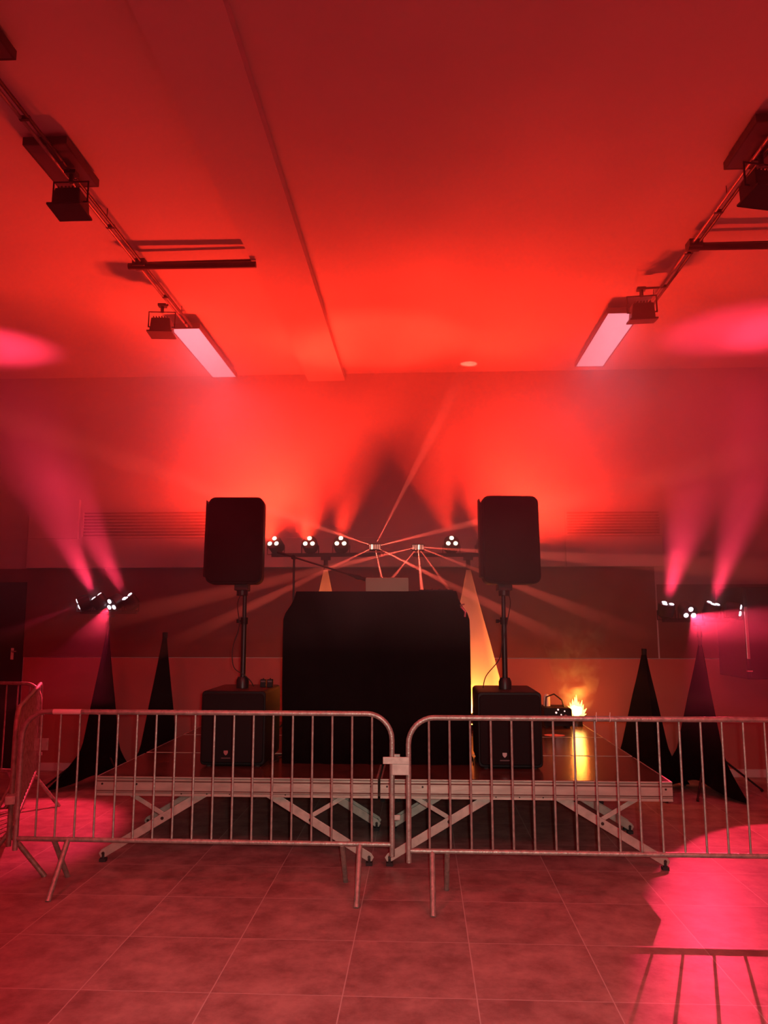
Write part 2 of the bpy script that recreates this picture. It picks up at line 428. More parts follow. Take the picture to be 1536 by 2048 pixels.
def subwoofer(x0, x1, y0, label, rz=0):
    W = x1 - x0; Hh = .555
    t = thing('subwoofer', label, 'subwoofer', ((x0 + x1) / 2, y0, SZ), (0, 0, rz), 'bass cabinets under the speakers')
    hw = W / 2
    b = BM(); prism(b, rrect(-hw, hw, .012, Hh, .03, 5), .02, .62); obj('cabinet', b, M['black'], t, .006, smooth=True)
    b = BM(); prism(b, rrect(-hw + .012, hw - .012, .03, Hh - .02, .03, 5), 0, .022); obj('grille', b, M['grille'], t, .008, smooth=True)
    b = BM()
    for sx in (-1, 1):
        for yy in (.06, .56): tube(b, [(sx * (hw - .06), yy, 0), (sx * (hw - .06), yy, .014)], .02, 10)
    obj('rubber_foot', b, M['rubber'], t)
    b = BM(); shield(b, -.045, .105, .016, 0); obj('badge', b, M['chrome'], t)
    b = BM(); bx(b, -.08, -.01, -.0015, 0, .062, .070); obj('nameplate', b, M['dark_metal'], t)
    b = BM(); tube(b, [(0, .30, Hh - .004), (0, .30, Hh + .055), (0, .30, Hh + .085)], [.05, .05, .038], 16); obj('pole_socket', b, M['black_metal'], t, smooth=True)
    for sx in (-1, 1):
        b = BM(); tube(b, [(sx * (hw - .004), .22, .35), (sx * (hw + .018), .24, .35), (sx * (hw + .018), .38, .35), (sx * (hw - .004), .40, .35)], .009, 8)
        obj('handle', b, M['black_metal'], t, smooth=True)
    return t
subL = subwoofer(-1.667, -1.178, 5.88, 'black subwoofer on the stage left of the DJ booth')
subR = subwoofer(.413, .885, 5.88, 'black subwoofer on the stage right of the DJ booth')

def speaker(x, z0, label, side, rz, W=.45, Hh=.70, cup=0):
    y0 = 6.02
    t = thing('loudspeaker', label, 'loudspeaker', (x, y0 + .15, z0), (math.radians(-3), 0, rz), 'full range speakers on poles')
    hw = W / 2; y_ = -.15
    b = BM()
    # moulded cabinet, narrower at the back
    pf = rrect(-hw, hw, 0, Hh, .06, 6); pb = rrect(-hw * .66, hw * .66, .03, Hh - .03, .05, 6)
    a1 = [b.verts.new((px, y_ + .02, pz)) for px, pz in pf]; a2 = [b.verts.new((px, y_ + .13, pz)) for px, pz in pf]; a3 = [b.verts.new((px, y_ + .36, pz)) for px, pz in pb]
    n = len(pf); b.faces.new(a1); b.faces.new(a3[::-1])
    for p, q in ((a1, a2), (a2, a3)):
        for i in range(n): b.faces.new((p[i], q[i], q[(i + 1) % n], p[(i + 1) % n]))
    obj('cabinet', b, M['black'], t, .006, smooth=True)
    b = BM(); prism(b, rrect(-hw + .012, hw - .012, .012, Hh - .012, .05, 6), y_, y_ + .024); obj('grille', b, M['grille'], t, .008, smooth=True)
    # side horn lip which shows past the grille on the left
    b = BM(); prism(b, [(-hw - .022, .06), (-hw + .02, .04), (-hw + .02, Hh - .06), (-hw - .01, Hh - .05), (-hw - .016, Hh - .02), (-hw - .022, Hh - .02)], y_ + .04, y_ + .12)
    obj('side_fin', b, M['black'], t, .004)
    b = BM(); tube(b, [(-.06, y_ + .26, Hh - .035), (-.06, y_ + .26, Hh + .012), (.06, y_ + .26, Hh + .012), (.06, y_ + .26, Hh - .035)], .012, 8); obj('handle', b, M['black_metal'], t, smooth=True)
    b = BM(); tube(b, [(cup, y_ + .15, .012), (cup, y_ + .15, -.085)], .045, 16); bx(b, cup - .055, cup + .055, y_ + .09, y_ + .21, -.045, .012); obj('pole_cup', b, M['black_metal'], t, .004)
    return t
spL = speaker(-1.492, 1.945, 'black loudspeaker on the pole above the left subwoofer', 'l', math.radians(3), cup=.05)
spR = speaker(.70, 1.94, 'black loudspeaker on the right pole beside the glowing white scrim', 'r', math.radians(5), cup=-.045)

def speaker_pole(x, y, z0, z1, label):
    t = thing('speaker_pole', label, 'speaker pole', (x, y, z0), group='poles between subwoofers and speakers')
    h = z1 - z0
    b = BM(); tube(b, [(0, 0, 0), (0, 0, h * .62)], .021, 14); obj('lower_tube', b, M['black_metal'], t, smooth=True)
    b = BM(); tube(b, [(0, 0, h * .55), (0, 0, h)], .0165, 14); obj('upper_tube', b, M['black_metal'], t, smooth=True)
    b = BM(); tube(b, [(0, 0, h * .585), (0, 0, h * .66)], .029, 14); tube(b, [(0, 0, h * .62), (-.055, 0, h * .62)], .009, 8); tube(b, [(-.05, 0, h * .60), (-.05, 0, h * .64)], .013, 8)
    obj('clamp_collar', b, M['black'], t, smooth=True)
    return t
speaker_pole(-1.422, 6.18, SZ + .635, 1.93, 'black speaker pole rising from the left subwoofer')
speaker_pole(.65, 6.18, SZ + .635, 1.93, 'black speaker pole rising from the right subwoofer')

def cable(name, label, pts, r=.004, m='rubber', cat='cable', grp=None):
    P = []
    pts = [Vector(p) for p in pts]
    for i in range(len(pts) - 1):
        p0 = pts[max(i - 1, 0)]; p1 = pts[i]; p2 = pts[i + 1]; p3 = pts[min(i + 2, len(pts) - 1)]
        for k in range(6):
            s = k / 6
            P.append(.5 * ((2 * p1) + (-p0 + p2) * s + (2 * p0 - 5 * p1 + 4 * p2 - p3) * s * s + (-p0 + 3 * p1 - 3 * p2 + p3) * s ** 3))
    P.append(pts[-1])
    b = BM(); tube(b, P, r, 7)
    return tag(obj(name, b, M[m], None, smooth=True), label, cat, grp)
cable('speaker_cable', 'black cable drooping down the left speaker pole', [(-1.43, 6.22, 1.93), (-1.47, 6.14, 1.80), (-1.45, 6.135, 1.62), (-1.50, 6.14, 1.45), (-1.485, 6.13, 1.30), (-1.40, 6.12, 1.24), (-1.35, 6.14, 1.19), (-1.34, 6.2, 1.145)])
cable('speaker_cable', 'black cable bowing from the right speaker pole to the subwoofer top', [(.66, 6.22, 1.93), (.70, 6.14, 1.82), (.67, 6.135, 1.65), (.63, 6.14, 1.48), (.60, 6.13, 1.36), (.50, 6.12, 1.24), (.475, 6.15, 1.145)])
cable('power_cable', 'cable loop hanging between left subwoofer and DJ booth', [(-1.14, 6.7, .60), (-1.13, 6.4, .59), (-1.16, 6.3, .592), (-1.12, 6.15, .592), (-1.15, 6.0, .592)], .005)
cable('power_cable', 'cable lying between DJ booth and right subwoofer', [(.39, 7.4, .59), (.395, 7.0, .59), (.385, 6.6, .59), (.395, 6.3, .592), (.385, 6.1, .592)], .005)
for k, (x, lab) in enumerate(((-1.27, 'left small black box on top of the left subwoofer'), (-1.215, 'right small black box on top of the left subwoofer'))):
    t = thing('radio_pack', lab, 'small box', (x, 6.25, SZ + .555), group='small boxes on the left subwoofer')
    b = BM(); bx(b, -.022, .022, -.02, .02, 0, .062); obj('body', b, M['black'], t, .003)
    b = BM(); bx(b, -.018, .018, -.0215, -.0195, .04, .052); obj('screen', b, M['dark_metal'], t)
    b = BM(); tube(b, [(.0, 0, .062), (0, 0, .07)], .006, 8); obj('knob', b, M['black_metal'], t)

# ------------------------------------------------------------------ DJ booth
bt = thing('dj_booth', 'black cloth covered DJ booth in the middle of the stage', 'booth', (-.355, 6.05, SZ))
def booth_mesh():
    b = BM()
    # outline of half width by height (the cloth slopes in at the shoulders)
    prof = [(.720, 0), (.722, .25), (.728, .60), (.730, .95), (.728, 1.09), (.712, 1.14), (.672, 1.20), (.645, 1.25), (.635, 1.295), (.628, 1.310)]
    D = .70
    rows = []
    N = 64
    for hw, z in prof:
        ring = []
        per = [(-hw, 0), (hw, 0), (hw, D), (-hw, D)]
        L = [2 * hw, D, 2 * hw, D]; tot = sum(L)
        for k in range(N * 2):
            s = tot * k / (N * 2); e = 0
            while s > L[e]: s -= L[e]; e += 1
            p = Vector(per[e]); q = Vector(per[(e + 1) % 4]); v = p.lerp(q, s / L[e])
            nrm = [Vector((0, -1)), Vector((1, 0)), Vector((0, 1)), Vector((-1, 0))][e]
            edge = min(s, L[e] - s)
            amp = .010 * min(1, edge / .08) * (1 - z / 1.45)
            v = v + nrm * amp * (math.sin(k * 1.3) + .6 * math.sin(k * .57 + 1))
            ring.append(b.verts.new((v.x, v.y, z)))
        rows.append(ring)
    n = N * 2
    for a, c in zip(rows, rows[1:]):
        for i in range(n): b.faces.new((a[i], a[(i + 1) % n], c[(i + 1) % n], c[i]))
    b.faces.new(rows[-1])
    return b
obj('cloth', booth_mesh(), M['cloth'], bt, smooth=True)
b = BM(); bx(b, -.60, .60, .05, .65, 1.27, 1.30); obj('tabletop', b, M['black'], bt)
for x in (-.58, .54):
    for y in (.08, .58):
        b = BM(); bx(b, x, x + .04, y, y + .04, 0, 1.27); obj('leg', b, M['black_metal'], bt)
b = BM()
tube(b, [(.66, .0, 1.19), (.695, -.01, 1.15), (.69, -.012, 1.11)], .009, 8); tube(b, [(.655, .0, 1.20), (.69, .0, 1.21)], .006, 8)
obj('cloth_clip', b, M['chrome'], bt, smooth=True)

lt = thing('laptop', 'open laptop standing on the DJ booth, pale lid turned to the hall', 'laptop', (-.283, 6.42, SZ + 1.311))
b = BM(); bx(b, -.175, .175, .0, .25, 0, .016); obj('keyboard_base', b, M['laptop'], lt, .003)
b = BM(); m_ = Matrix.Translation((0, -.004, .012)) @ Matrix.Rotation(math.radians(14), 4, 'X')
prism(b, rrect(-.178, .178, 0, .115, .008, 3), -.006, .0, m_); obj('lid', b, M['laptop'], lt, .001)
b = BM(); bx(b, -.178, .178, -.016, -.006, .004, .012); obj('hinge', b, M['chrome'], lt)
mt = thing('dj_mixer', 'low black mixer next to the laptop on the DJ booth', 'mixer', (.12, 6.45, SZ + 1.311))
b = BM(); bx(b, -.14, .14, -.12, .16, 0, .022); obj('body', b, M['black'], mt, .004)
for kx in range(4):
    b = BM(); tube(b, [(-.09 + kx * .06, -.05, .022), (-.09 + kx * .06, -.05, .032)], .008, 8); obj('knob', b, M['dark_metal'], mt)

# ------------------------------------------------------------------ microphone stand
ms = thing('microphone_stand', 'black microphone boom stand behind the left edge of the DJ booth', 'microphone stand', (-1.155, 6.95, SZ))
b = BM(); tube(b, [(0, 0, .20), (0, 0, 1.0)], .013, 12); obj('lower_pole', b, M['black_metal'], ms, smooth=True)
b = BM(); tube(b, [(0, 0, .95), (0, 0, 1.665)], .010, 12); obj('upper_pole', b, M['black_metal'], ms, smooth=True)
b = BM(); tube(b, [(0, 0, .96), (0, 0, 1.05)], .019, 12); obj('height_clutch', b, M['black'], ms, smooth=True)
for k in range(3):
    a = math.radians(90 + 120 * k)
    b = BM(); tube(b, [(0, 0, .24), (.30 * math.cos(a), .30 * math.sin(a), .012)], .009, 8); obj('leg', b, M['black_metal'], ms, smooth=True)
b = BM(); tube(b, [(-.13, -.02, 1.692), (0, -.02, 1.652), (.60, -.10, 1.462)], .0085, 10); tube(b, [(-.15, -.02, 1.70), (-.07, -.02, 1.673)], .013, 10); obj('boom_arm', b, M['black_metal'], ms, smooth=True)
b = BM(); tube(b, [(0, .012, 1.65), (0, -.045, 1.65)], .022, 12); obj('boom_clutch', b, M['black'], ms, smooth=True)
mic = thing('microphone', 'handheld microphone clipped to the boom tip beside the laptop', 'microphone', (-.555, 6.85, SZ + 1.462))
b = BM(); tube(b, [(-.09, 0, .028), (0, 0, 0), (.06, 0, -.018)], [.012, .015, .018], 12); obj('handle', b, M['black'], mic, smooth=True)
b = BM(); bmesh.ops.create_uvsphere(b, u_segments=16, v_segments=10, radius=.027, matrix=Matrix.Translation((.083, 0, -.025))); obj('grille_head', b, M['chrome'], mic, smooth=True)
b = BM(); tube(b, [(-.03, 0, .009), (.01, 0, -.003)], .021, 12, cap=False); obj('clip', b, M['black'], mic, smooth=True)

# ------------------------------------------------------------------ stand covers (scrims), stands, light bars
def scrim(loc, h, label, m, legs_deg, r_foot, r_mid, z_mid, name='stand_cover', grp=None, flare=1.0):
    """stretch cover over a tripod: thin tip, three pulled corners, arched hem"""
    b = BM(); NZ = 22; NA = 48
    rows = []
    for iz in range(NZ + 1):
        s = iz / NZ
        row = []
        for ia in range(NA):
            a = 2 * PI * ia / NA
            # angular distance to nearest leg (legs 120 degrees apart)
            da = min(abs((a - math.radians(l) + PI) % (2 * PI) - PI) for l in legs_deg)
            tri = math.cos(PI / 3) / math.cos(PI / 3 - da)      # straight chords between corners
            arch = (da / (PI / 3))
            hem = .13 * math.sin(arch * PI / 2) ** 1.2
            z = hem + (h - hem) * s
            if z > z_mid: r = .018 + (r_mid - .018) * (h - z) / (h - z_mid)
            else:
                q = (z_mid - z) / z_mid
                r = r_mid + (r_foot - r_mid) * q ** 1.35
            k = 1 if z < z_mid * 2.2 else max(0, 1 - (z - z_mid * 2.2) / (h - z_mid * 2.2))
            pull = tri * .97 + .03
            r *= (pull * (.35 + .65 * k) + (1 - (.35 + .65 * k)) * .8)
            row.append(b.verts.new((r * math.cos(a), r * math.sin(a), z)))
        rows.append(row)
    for p, q in zip(rows, rows[1:]):
        for i in range(NA): b.faces.new((p[i], p[(i + 1) % NA], q[(i + 1) % NA], q[i]))
    o = obj(name, b, m, None, smooth=True); o.location = loc
    return tag(o, label, 'stand cover', grp)

def stand(loc, h, legs_deg, rf, label):
    t = thing('lighting_stand', label, 'stand', loc, group='tripod stands for the light bars')
    b = BM(); tube(b, [(0, 0, .12), (0, 0, h)], .0165, 10); obj('pole', b, M['black_metal'], t, smooth=True)
    for l in legs_deg:
        a = math.radians(l); c, s = math.cos(a), math.sin(a)
        b = BM(); tube(b, [(.014 * c, .014 * s, .42), (rf * c, rf * s, .018)], .010, 8); tube(b, [(rf * c * .97, rf * s * .97, .03), (rf * c, rf * s, .010)], .014, 8)
        obj('leg', b, M['black_metal'], t, smooth=True)
    b = BM(); tube(b, [(0, 0, h - .06), (0, 0, h)], .026, 10); obj('top_collar', b, M['black'], t, smooth=True)
    return t

def orient(direction):
    return Vector(direction).to_track_quat('-Z', 'Y').to_matrix().to_4x4()

def par_head(parent, loc, direction, lit, ledm, name='par_head'):
    """three-lens LED spot: the barrel points along direction; loc relative to parent"""
    d = Vector(direction).normalized()
    mt_ = Matrix.Translation(Vector(loc)) @ orient(d)
    b = BM()
    pts = [(0, 0, .05), (0, 0, .03), (0, 0, -.035), (0, 0, -.04)]; rr = [.022, .046, .048, .044]
    pts = [(0, 0, p[2] * 1.7) for p in pts]; rr = [r * 1.72 for r in rr]
    tmp = BM(); tube(tmp, pts, rr, 20)
    bmesh.ops.transform(tmp, matrix=mt_, verts=tmp.verts)
    hd = obj(name, tmp, M['black_metal'], parent, smooth=True); b.free()
    for k in range(3):
        a = math.radians(90 + 120 * k)
        c = Vector((.044 * math.cos(a), .044 * math.sin(a), -.028))
        b = BM(); tube(b, [c + Vector((0, 0, -.037)), c + Vector((0, 0, -.046)), c + Vector((0, 0, -.050))], [.023, .023, .014], 14)
        bmesh.ops.transform(b, matrix=mt_, verts=b.verts)
        obj('lens', b, ledm if lit else M['dark_metal'], hd, smooth=True)
    b = BM()
    L = Vector(loc)
    tube(b, [L + Vector((-.09, 0, 0)), L + Vector((-.09, .0, -.095)), L + Vector((.09, 0, -.095)), L + Vector((.09, 0, 0))], .006, 6)
    obj('yoke', b, M['black_metal'], hd)
    return hd

def light_bar(center, label, halfw, heads, ledm, power=0, derbies=()):
    """heads: list of (dx, direction, (power, deg, colour)) ; bar lies along x, heads above it"""
    t = thing('light_bar', label, 'light bar', center)
    b = BM(); bx(b, -halfw, halfw, -.02, .02, -.02, .02); obj('crossbar', b, M['black_metal'], t, .003)
    b = BM(); bx(b, -.05, .05, -.035, .035, -.055, -.02); tube(b, [(0, 0, -.11), (0, 0, -.05)], .022, 10); obj('mount', b, M['black_metal'], t)
    for dx, dr, L in heads:
        h = (dx, -.03, .10)
        par_head(t, h, dr, True, ledm)
        if L:
            d = Vector(dr).normalized()
            src = Vector(center) + Vector(h) + d * .105
            spot(src, L[3] if len(L) > 3 else dr, L[0], L[1], L[2], blend=L[4] if len(L) > 4 else .5, size=L[5] if len(L) > 5 else .012)
    for dx, beams in derbies:
        h = Vector((dx, -.03, .075))
        b = BM(); bx(b, -.062, .062, -.06, .05, -.035, .035)
        bmesh.ops.translate(b, vec=h, verts=b.verts)
        dh = obj('derby_head', b, M['black_metal'], t, .006)
        for k in range(6):
            x = -.05 + .02 * k
            b = BM(); bx(b, h.x + x - .006, h.x + x + .006, h.y - .067, h.y - .059, h.z - .024, h.z + .024)
            obj('lens', b, M['led'] if (dx < 0 and k == 3) or (dx > 0 and k == 1) else M['led_bar'], dh)
        for bd, pw in beams:
            d = Vector(bd).normalized()
            spot(Vector(center) + h + Vector((0, -.075, 0)) + d * .02, d, pw * 90, 4.4, (1, .10, .06), blend=.35, size=.004)
    return t

CY = 8.1
UP1 = (-.35, -.8, 1.0); 
P = 900
heads1 = [(-.53, (-.25, -1, .55), (P, 150, RED, (-.45, .0, 1.0), .55, .12)),
          (-.165, (-.05, -1, .5), (P, 100, RED, (-.1, -.5, 1.0), .9, .08)),
          (.165, (.0, -1, .5), (P * 1.0, 52, RED, (.16, -.10, 1.0), .7, .05))]
derby1 = [((.22, .10, .45), 60), ((-.7, -.35, .22), 60), ((1, -.35, .20), 80), ((-.85, -.1, -.42), 60), ((.12, -.2, -.5), 80), ((1, -.2, -.52), 80)]
barC1 = light_bar((-1.007, CY, 2.35), 'light bar on the stage left of the laptop, carrying three lit pars and one derby', .58, heads1, M['led'],
                  derbies=[(.525, [(d, p) for d, p in derby1])])
heads2 = [(-.175, (.05, -1, .5), (P * 1.0, 50, RED, (-.30, -.12, 1.0), .7, .05)),
          (.165, (.1, -1, .5), (P, 100, RED, (.1, -.5, 1.0), .9, .08)),
          (.53, (.25, -1, .5), (P, 150, RED, (.45, .0, 1.0), .55, .12))]
derby2 = [((-1, -.3, -.26), 60), ((-.5, -.15, -.62), 45), ((.05, -.35, -.6), 90), ((1, -.3, -.10), 70), ((1, -.25, -.42), 50), ((.35, -.1, -.5), 40)]
barC2 = light_bar((.493, CY, 2.345), 'light bar on the stage behind the right loudspeaker, with one derby and lit pars', .58, heads2, M['led'],
                  derbies=[(-.525, [(d, p) for d, p in derby2])])
PP = 1300
PK = PINK
barL = light_bar((-3.28, 8.0, 1.75), 'low light bar with four pink heads left of the stage', .30,
                 [(-.24, (-1, -.35, -.45), (260, 12, PK)), (-.085, (-.75, -.25, .95), (PP, 32, PK, (-.50, -.10, 1.0), 1.0, .05)),
                  (.085, (-.45, -.75, -.45), (420, 52, PK, (-.08, -.62, -.78), .5)), (.24, (-.6, -.45, .9), (PP, 30, PK, (-.56, -.10, 1.0), 1.0, .05))], M['led_pink'])
barR = light_bar((2.80, 8.0, 1.665), 'low light bar with four pink heads right of the stage', .36,
                 [(-.33, (.10, -.3, 1.0), (PP, 36, PK, (.27, -.12, 1.0), 1.0, .05)), (-.12, (.10, -.9, -.46), (520, 62, PK, (.16, -1.0, -.52), .12)),
                  (.12, (.25, -.3, 1.0), (PP, 32, PK, (.30, -.12, 1.0), 1.0, .05)), (.33, (.9, -.45, -.2), (60, 12, PK, (1, -.45, -.15)))], M['led_pink'])

# stands (poles rise out of the covers)
LG = (215, 335, 95)
stand((-1.007, CY, SZ), 1.67, LG, .46, 'stand inside the white cover left of the laptop')
stand((.493, CY, SZ), 1.665, LG, .46, 'stand inside the glowing white cover beside the booth')
scrim((-1.007, CY, SZ + .012), 1.64, 'white stretch stand cover rising behind the DJ booth, left of the laptop', M['fabric'], LG, .50, .34, .42)
scrim((.493, CY, SZ + .012), 1.64, 'white stretch stand cover glowing amber at the right of the DJ booth', M['fabric'], LG, .52, .36, .42)
LGL = (200, 320, 80)
stand((-3.28, 8.0, 0), 1.64, LGL, .52, 'stand inside the leftmost black cover, carrying the left light bar')
scrim((-3.28, 8.0, .012), 1.52, 'black stretch stand cover farthest left, under the low pink light bar', M['cloth'], (222, 342, 102), .58, .22, .40, grp='black stand covers')
scrim((-2.67, 8.0, .012), 1.53, 'black stretch stand cover just left of the stage, second from left', M['cloth'], LG, .50, .22, .40, grp='black stand covers')
stand((-2.67, 8.0, 0), 1.54, LG, .45, 'stand inside the black cover just left of the stage')
stand((2.80, 8.0, 0), 1.555, (240, 0, 120), .52, 'stand inside the rightmost black cover, carrying the right light bar')
scrim((2.80, 8.0, .012), 1.42, 'black stretch stand cover farthest right, under the low pink light bar', M['cloth'], (285, 45, 165), .60, .26, .42, grp='black stand covers')
scrim((2.24, 8.0, .012), 1.36, 'black stretch stand cover just right of the stage, second from right', M['cloth'], (270, 30, 150), .55, .26, .42, grp='black stand covers')
stand((2.24, 8.0, 0), 1.38, (270, 30, 150), .48, 'stand inside the black cover just right of the stage')

# amber uplights on the deck inside the white covers
def uplight(loc, label, power, aim, deg):
    t = thing('uplight', label, 'uplight', loc, group='uplights inside the white stand covers')
    b = BM(); tube(b, [(0, 0, 0), (0, 0, .05)], .06, 18); obj('housing', b, M['black_metal'], t, smooth=True)
    b = BM(); tube(b, [(0, 0, .05), (0, 0, .054)], .045, 18); obj('lens', b, M['flame_tip'], t, smooth=True)
    spot((loc[0], loc[1], loc[2] + .07), aim, power, deg, (1.0, .16, .02), blend=.5, size=.04)
uplight((.46, CY - .13, SZ), 'small amber uplight inside the glowing right stand cover', 340, (.0, 0, 1), 112)
uplight((-1.0, CY - .13, SZ), 'small amber uplight inside the left white stand cover', 700, (.0, 0, 1), 50)

# ------------------------------------------------------------------ fog machine and flame effect lamp at the rear of the deck
fm = thing('fog_machine', 'low black fog machine with tiny lights at the rear right of the stage', 'fog machine', (1.39, 8.20, SZ))
b = BM(); prism(b, rrect(-.15, .13, .02, .20, .02, 3), -.10, .22); obj('body', b, M['black'], fm, .004)
b = BM()
for x in (-.12, .10): bx(b, x - .015, x + .015, -.06, .18, 0, .022)
obj('foot', b, M['rubber'], fm)
b = BM(); tube(b, [(.06, -.10, .12), (.06, -.13, .12)], .018, 12); obj('nozzle', b, M['chrome'], fm, smooth=True)
b = BM(); tube(b, [(-.12, .0, .19), (-.11, .0, .30), (-.03, .0, .33), (.05, .0, .27), (.07, .0, .19)], .008, 8); obj('handle', b, M['black_metal'], fm, smooth=True)
for (x, z, r) in ((-.03, .155, .010), (.02, .135, .007), (.055, .17, .007), (-.01, .185, .009)):
    b = BM(); tube(b, [(x, -.10, z), (x, -.107, z)], r, 10); obj('indicator', b, M['status'], fm)
b = BM(); tube(b, [(-.09, .10, .20), (-.09, .10, .29), (-.09, .10, .32)], [.035, .035, .016], 12); obj('fluid_bottle', b, M['white_plastic'], fm, smooth=True)
fl = thing('flame_effect_lamp', 'blazing yellow-white effect lamp glowing at the rear right of the stage', 'effect lamp', (1.60, 8.30, SZ))
b = BM(); tube(b, [(0, 0, 0), (0, 0, .07), (0, 0, .085)], [.065, .06, .05], 16); obj('bowl', b, M['black_metal'], fl, smooth=True)
b = BM(); bmesh.ops.create_icosphere(b, subdivisions=3, radius=.06, matrix=Matrix.Translation((0, 0, .15)))
for v in b.verts: v.co += Vector((random.uniform(-.008, .008), random.uniform(-.008, .008), random.uniform(-.006, .014)))
obj('bright_core', b, M['flame'], fl, smooth=True)
for (x0, x1, z1, r) in ((-.05, -.115, .155, .024), (-.045, -.085, .205, .026), (-.035, -.06, .235, .026), (-.02, -.03, .27, .030), (0, .005, .315, .030), (.02, .03, .25, .026), (.03, .065, .262, .024), (.045, .08, .215, .024), (.05, .112, .175, .022), (.0, -.012, .29, .026), (.05, .105, .12, .018)):
    b = BM(); y = random.uniform(-.03, .02)
    tube(b, [(x0, y, .10), ((x0 * .6 + x1 * .4), y, .10 + (z1 - .10) * .5), (x1, y, z1)], [r, r * .75, .001], 8)
    obj('flame_tongue', b, M['flame_tip'], fl, smooth=True)
pl = bpy.data.lights.new('flame_light', 'POINT'); pl.energy = 12; pl.color = (1, .22, .025); pl.shadow_soft_size = .06
po = bpy.data.objects.new('flame_light', pl); C.objects.link(po); po.location = (1.60, 8.16, SZ + .30)

# ------------------------------------------------------------------ black cabinet at the right edge
cb = thing('wall_cabinet', 'black wall cabinet at the right edge, its side edge lit pink', 'cabinet', (3.85, 8.0, 0))
b = BM(); bx(b, -.60, .60, 0, .73, 1.08, 2.0); obj('body', b, M['door'], cb, .004)
b = BM(); bx(b, -.57, .57, -.02, 0, 1.10, 1.98); obj('door', b, M['door'], cb, .003)
b = BM(); bx(b, -.605, -.575, -.03, -.02, 1.28, 1.80); obj('edge_strip', b, M['chrome'], cb, .003)
b = BM(); bx(b, -.61, -.56, -.03, 0, 1.155, 1.17); obj('latch', b, M['chrome'], cb)
tr = thing('tripod_stand', 'black tripod leg standing at the right edge behind the barrier', 'stand', (3.60, 7.6, 0))
b = BM(); tube(b, [(0, 0, .25), (0, 0, 1.0)], .016, 10); obj('pole', b, M['black_metal'], tr, smooth=True)
for k in range(3):
    a = math.radians(200 + 120 * k)
    b = BM(); tube(b, [(0, 0, .40), (.26 * math.cos(a), .26 * math.sin(a), .015)], .010, 8); tube(b, [(.25 * math.cos(a), .25 * math.sin(a), .02), (.27 * math.cos(a), .27 * math.sin(a), .008)], .016, 8)
    obj('leg', b, M['black_metal'], tr, smooth=True)

# ------------------------------------------------------------------ ceiling tracks, lamps and panels
ZT = 4.45
def truss(x, y0, y1, branch_y, bx0, bx1, side):
    t = thing('ceiling_track', 'long twin-tube ceiling track %s of the stage axis, with a cross arm' % side, 'ceiling track', (x, y0, ZT))
    b = BM(); tube(b, [(-.022, 0, 0), (-.022, y1 - y0, 0)], .011, 10); obj('tube', b, M['track'], t, smooth=True)
    b = BM(); tube(b, [(.022, 0, .0), (.022, y1 - y0, .0)], .011, 10); obj('tube', b, M['dark_metal'], t, smooth=True)
    n = int((y1 - y0) / .6)
    for k in range(n + 1):
        y = k * .6 + .05
        if y < y1 - y0:
            b = BM(); bx(b, -.03, .03, y, y + .02, -.012, .012); obj('spacer', b, M['dark_metal'], t)
    for y in (.5, (y1 - y0) * .55, y1 - y0 - .25):
        b = BM(); tube(b, [(0, y, .01), (0, y, ZC - ZT)], .003, 6); obj('suspension_rod', b, M['dark_metal'], t)
    b = BM(); tube(b, [(bx0 - x, branch_y - y0, -.02), (bx1 - x, branch_y - y0 + .02, -.02)], .026, 12)
    tube(b, [(bx0 - x + .1, branch_y - y0 + .06, .03), (bx1 - x - .03, branch_y - y0 + .05, .03)], .014, 8)
    obj('cross_arm', b, M['dark_metal'], t, smooth=True)
    b = BM(); bx(b, -.05, .05, branch_y - y0 - .04, branch_y - y0 + .06, -.03, .03); obj('joint', b, M['dark_metal'], t, .004)
truss(-2.20, 2.6, 6.95, 5.64, -2.29, -1.28, 'left')
truss(2.06, 2.6, 6.8, 5.53, 2.01, 3.6, 'right')

def track_lamp(loc, label, s, rz, tilt, m='black_metal', arm=0):
    t = thing('track_floodlight', label, 'floodlight', loc, (0, 0, rz), 'floodlights hanging from the ceiling tracks')
    T = Matrix.Translation((0, 0, -.19 * s)) @ Matrix.Rotation(math.radians(tilt), 4, 'X')
    b = BM()
    prism(b, [(-.085 * s, .06 * s), (.085 * s, .06 * s), (.10 * s, -.075 * s), (-.10 * s, -.075 * s)], -.06 * s, .10 * s, T)
    obj('housing', b, M[m], t, .008 * s)
    b = BM(); bx(b, -.115 * s, .115 * s, -.09 * s, .11 * s, -.085 * s, -.070 * s, T); obj('front_frame', b, M[m], t, .002)
    b = BM()
    for k in range(6): bx(b, (-.07 + k * .025) * s, (-.063 + k * .025) * s, -.05 * s, .09 * s, .06 * s, .078 * s, T)
    obj('cooling_fins', b, M[m], t)
    b = BM(); tube(b, [(-.12 * s, 0, -.20 * s), (-.12 * s, 0, -.055 * s), (.12 * s, 0, -.055 * s), (.12 * s, 0, -.20 * s)], .007 * s, 8)
    tube(b, [(-.125 * s, 0, -.2 * s), (.125 * s, 0, -.2 * s)], .006 * s, 8); obj('yoke', b, M[m], t)
    b = BM(); tube(b, [(0, 0, -.06 * s), (0, 0, .015)], .016 * s, 10); bx(b, -.035, .035, -.03, .03, -.005, .018); obj('clamp', b, M[m], t)
    if arm:
        b = BM(); tube(b, [(0, 0, .012), (arm, 0, .012)], .010, 8); obj('side_arm', b, M[m], t, smooth=True)
track_lamp((-2.17, 4.38, 4.43), 'black floodlight on the left track nearest the viewer', .92, 0, -5)
track_lamp((-2.25, 6.33, 4.39), 'smaller looking floodlight at the far end of the left track', .95, .1, 0, 'dark_metal', arm=.05)
track_lamp((2.07, 4.42, 4.45), 'black floodlight on the right track nearest the viewer', 1.0, .25, -10)
